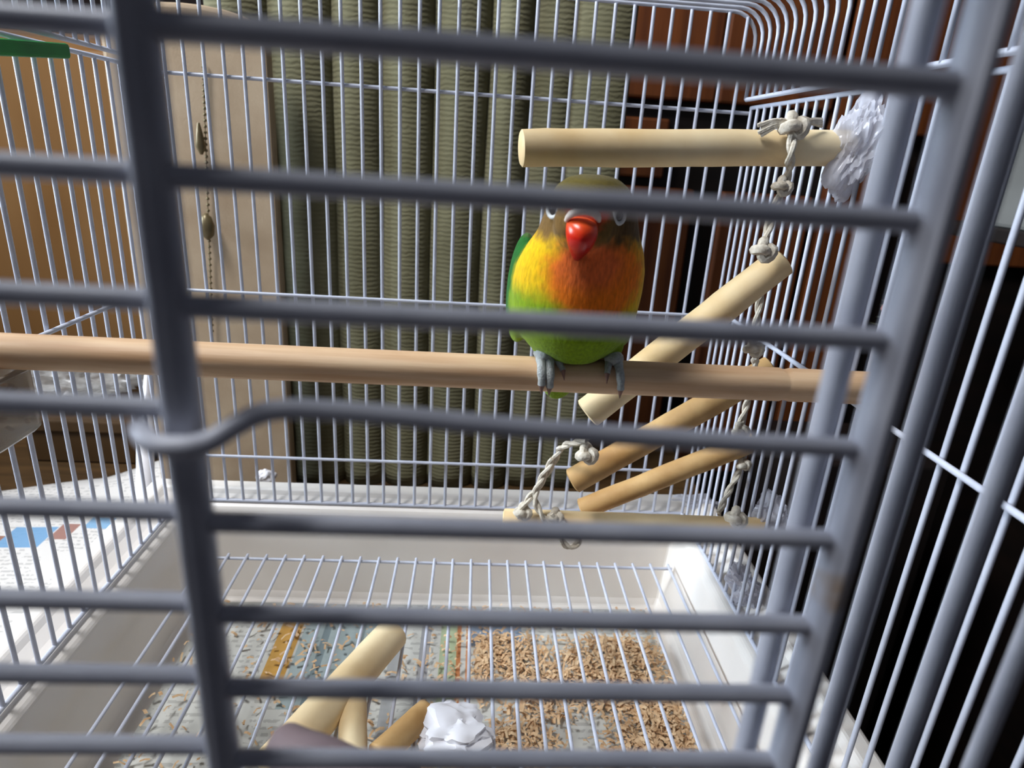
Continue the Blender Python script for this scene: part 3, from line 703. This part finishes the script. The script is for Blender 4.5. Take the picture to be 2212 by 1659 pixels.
# frayed rope ends on the top dowel
fe = MB()
for k in range(9):
    p0 = at(1712, 276, 1, .288); q = at(1640+random.uniform(-4, 12), 268+k*3.2, 1, .290)
    fe.tube(smoothpath([p0, (p0+q)/2+Vector((0, -.001, random.uniform(.001, .004))), q], 4), 0.0009, 5)
for k in range(4):
    p0 = at(1722, 270, 1, .290); q = at(1775, 258+k*5, 1, .296); fe.tube(smoothpath([p0, (p0+q)/2+Vector((0, 0, .001)), q], 4), 0.0008, 5)
fe.build('frayed_end', M_ROPE, toy)

# plastic film wrapped round the dowel ends on the right wires
crumple('plastic_film', at(1850, 318, 1, 0.296), (0.0085, 0.011, 0.0175), M_WRAP, 'crumpled white plastic film on the upper dowel end at the right wires', 'plastic film', 2, 0.55, R(12))
crumple('plastic_film', at(1662, 1115, 1, 0.318), (0.0075, 0.010, 0.0125), M_WRAP, 'crumpled white plastic film on the lowest dowel end', 'plastic film', 5, 0.55, R(5))
crumple('plastic_film', at(1610, 1270, 1, 0.325), (0.007, 0.008, 0.012), M_WRAP, 'torn white plastic film hanging near the right tray rim', 'plastic film', 9, 0.9, R(-30))
crumple('plastic_film', at(1500, 1085, 1, 0.442), (0.016, 0.006, 0.006), M_WRAP, 'flat crumpled white plastic behind the back wires near the right corner', 'plastic film', 12, 0.6)

# ------------------------------------------------------------------ things at the left wires
def cup():
    t = empty('seed_cup', V(-0.194, 0.22, -0.122)); mb = MB()
    x0, x1, y0, y1, z0, z1 = -0.2068, -0.176, 0.165, 0.260, -0.1205, -0.0925
    def ring(d, z): 
        P = []
        for (cx, cy, a0) in ((x1-0.008-d*0, y1-0.008, 0), (x0+0.008, y1-0.008, 90), (x0+0.008, y0+0.008, 180), (x1-0.008, y0+0.008, 270)):
            for k in range(5):
                a = R(a0+k*22.5); P.append(V(cx+(0.008-d)*math.cos(a), cy+(0.008-d)*math.sin(a), z))
        return P
    rings = [ring(0.002, z0), ring(0.0, z0+0.002), ring(0, z1), ring(0.0018, z1), ring(0.0018, z0+0.003)]
    n = 20; v = [p for r_ in rings for p in r_]
    f = [(i*n+j, i*n+(j+1) % n, (i+1)*n+(j+1) % n, (i+1)*n+j) for i in range(4) for j in range(n)]+[tuple(range(n-1, -1, -1)), tuple(4*n+j for j in range(n))]
    mb.add(v, f).build('bowl', M_CUP, t)
    rm = MB().tube([p+Vector((0, 0, 0.0)) for p in ring(-0.0006, z1)], 0.0012, 6, close=True); rm.build('rim', M_CUP, t)
    tag(t, 'translucent smoky plastic seed cup on the left wires under the perch', 'cup')
    sd = MB()
    for k in range(420):
        p = V(random.uniform(x0+.004, x1-.004), random.uniform(y0+.004, y1-.004), z0+.005+random.random()*.020); a = random.uniform(0, 6.28)
        d = Vector((math.cos(a), math.sin(a), random.uniform(-.4, .4)))*.0022; s = Vector((-math.sin(a), math.cos(a), 0))*.0012; u = Vector((0, 0, .0012))
        sd.add([p-d, p+s, p+d, p-s, p+u, p-u], [(0, 1, 4), (1, 2, 4), (2, 3, 4), (3, 0, 4), (1, 0, 5), (2, 1, 5), (3, 2, 5), (0, 3, 5)])
    so = sd.build('bird_seed', M_SEED); tag(so, 'brown bird seed lying in the smoky cup', 'seed', kind='stuff')
cup()
ga, gb_ = at(-90, 96, 0, XL+0.006), at(138, 110, 0, XL+0.006)
g0 = MB(); gd = (gb_-ga).normalized(); 
hh = Vector((0, 0, 0.0034)); ww = Vector((0.0035, 0, 0))
g0.add([ga-hh-ww, ga-hh+ww, ga+hh+ww, ga+hh-ww, gb_-hh-ww, gb_-hh+ww, gb_+hh+ww, gb_+hh-ww], [(0, 1, 2, 3), (7, 6, 5, 4), (0, 4, 5, 1), (1, 5, 6, 2), (2, 6, 7, 3), (3, 7, 4, 0)])
go = g0.build('green_clip_bar', M_GREEN, smooth=False, bevel=0.0015)
tag(go, 'green plastic bar clipped to the upper left wires', 'plastic bar')

# ------------------------------------------------------------------ loose wood on the grate
fa, fb = at(848, 1368, 2, ZG+0.0115), at(590, 1660, 2, ZG+0.0115)
o = branch(MB(), fa, fb, 0.0098, 0.0106, seed=11).build('chewed_dowel', M_WOOD); tag(o, 'thick pale chewed dowel lying on the grate left of centre', 'dowel')
fa, fb = at(762, 1500, 2, ZG+0.008), at(762, 1640, 2, ZG+0.008)
o = branch(MB(), fa+Vector((0, 0, 0.001)), fb, 0.0072, 0.0070, seed=12).build('dowel_stub', M_WOOD); tag(o, 'short wooden stub beside the thick dowel on the grate', 'dowel')
fa, fb = at(925, 1535, 2, ZG+0.0075), at(815, 1635, 2, ZG+0.0075)
o = branch(MB(), fa, fb, 0.0068, 0.0066, seed=13).build('dark_dowel', M_WOODB); tag(o, 'brown slanting dowel on the grate beside the torn paper', 'dowel')
crumple('torn_paper', at(985, 1580, 2, ZG+0.008), (0.018, 0.015, 0.006), M_PAPERW, 'torn crumpled white paper on the grate in the foreground', 'paper', 21, 0.6, 0, 4)
fa, fb = at(612, 1612, 1, 0.098), at(880, 1752, 1, 0.0755)
o = branch(MB(), fa, fb, 0.0044, 0.0060, seed=17).build('grey_peg', M_PEG); tag(o, 'blurred grey peg clipped to the inside of the door at the bottom', 'peg')

for (u, v, y, sz, sd, lb) in ((575, 1030, .560, (.008, .005, .007), 31, 'small white paper scrap at the foot of the beige board'), (490, 1072, .4515, (.013, .005, .006), 33, 'white crumpled paper lying behind the left back wires')):
    crumple('paper_scrap', at(u, v, 1, y), sz, M_PAPERW, lb, 'paper', sd, 0.4, 0, 4)
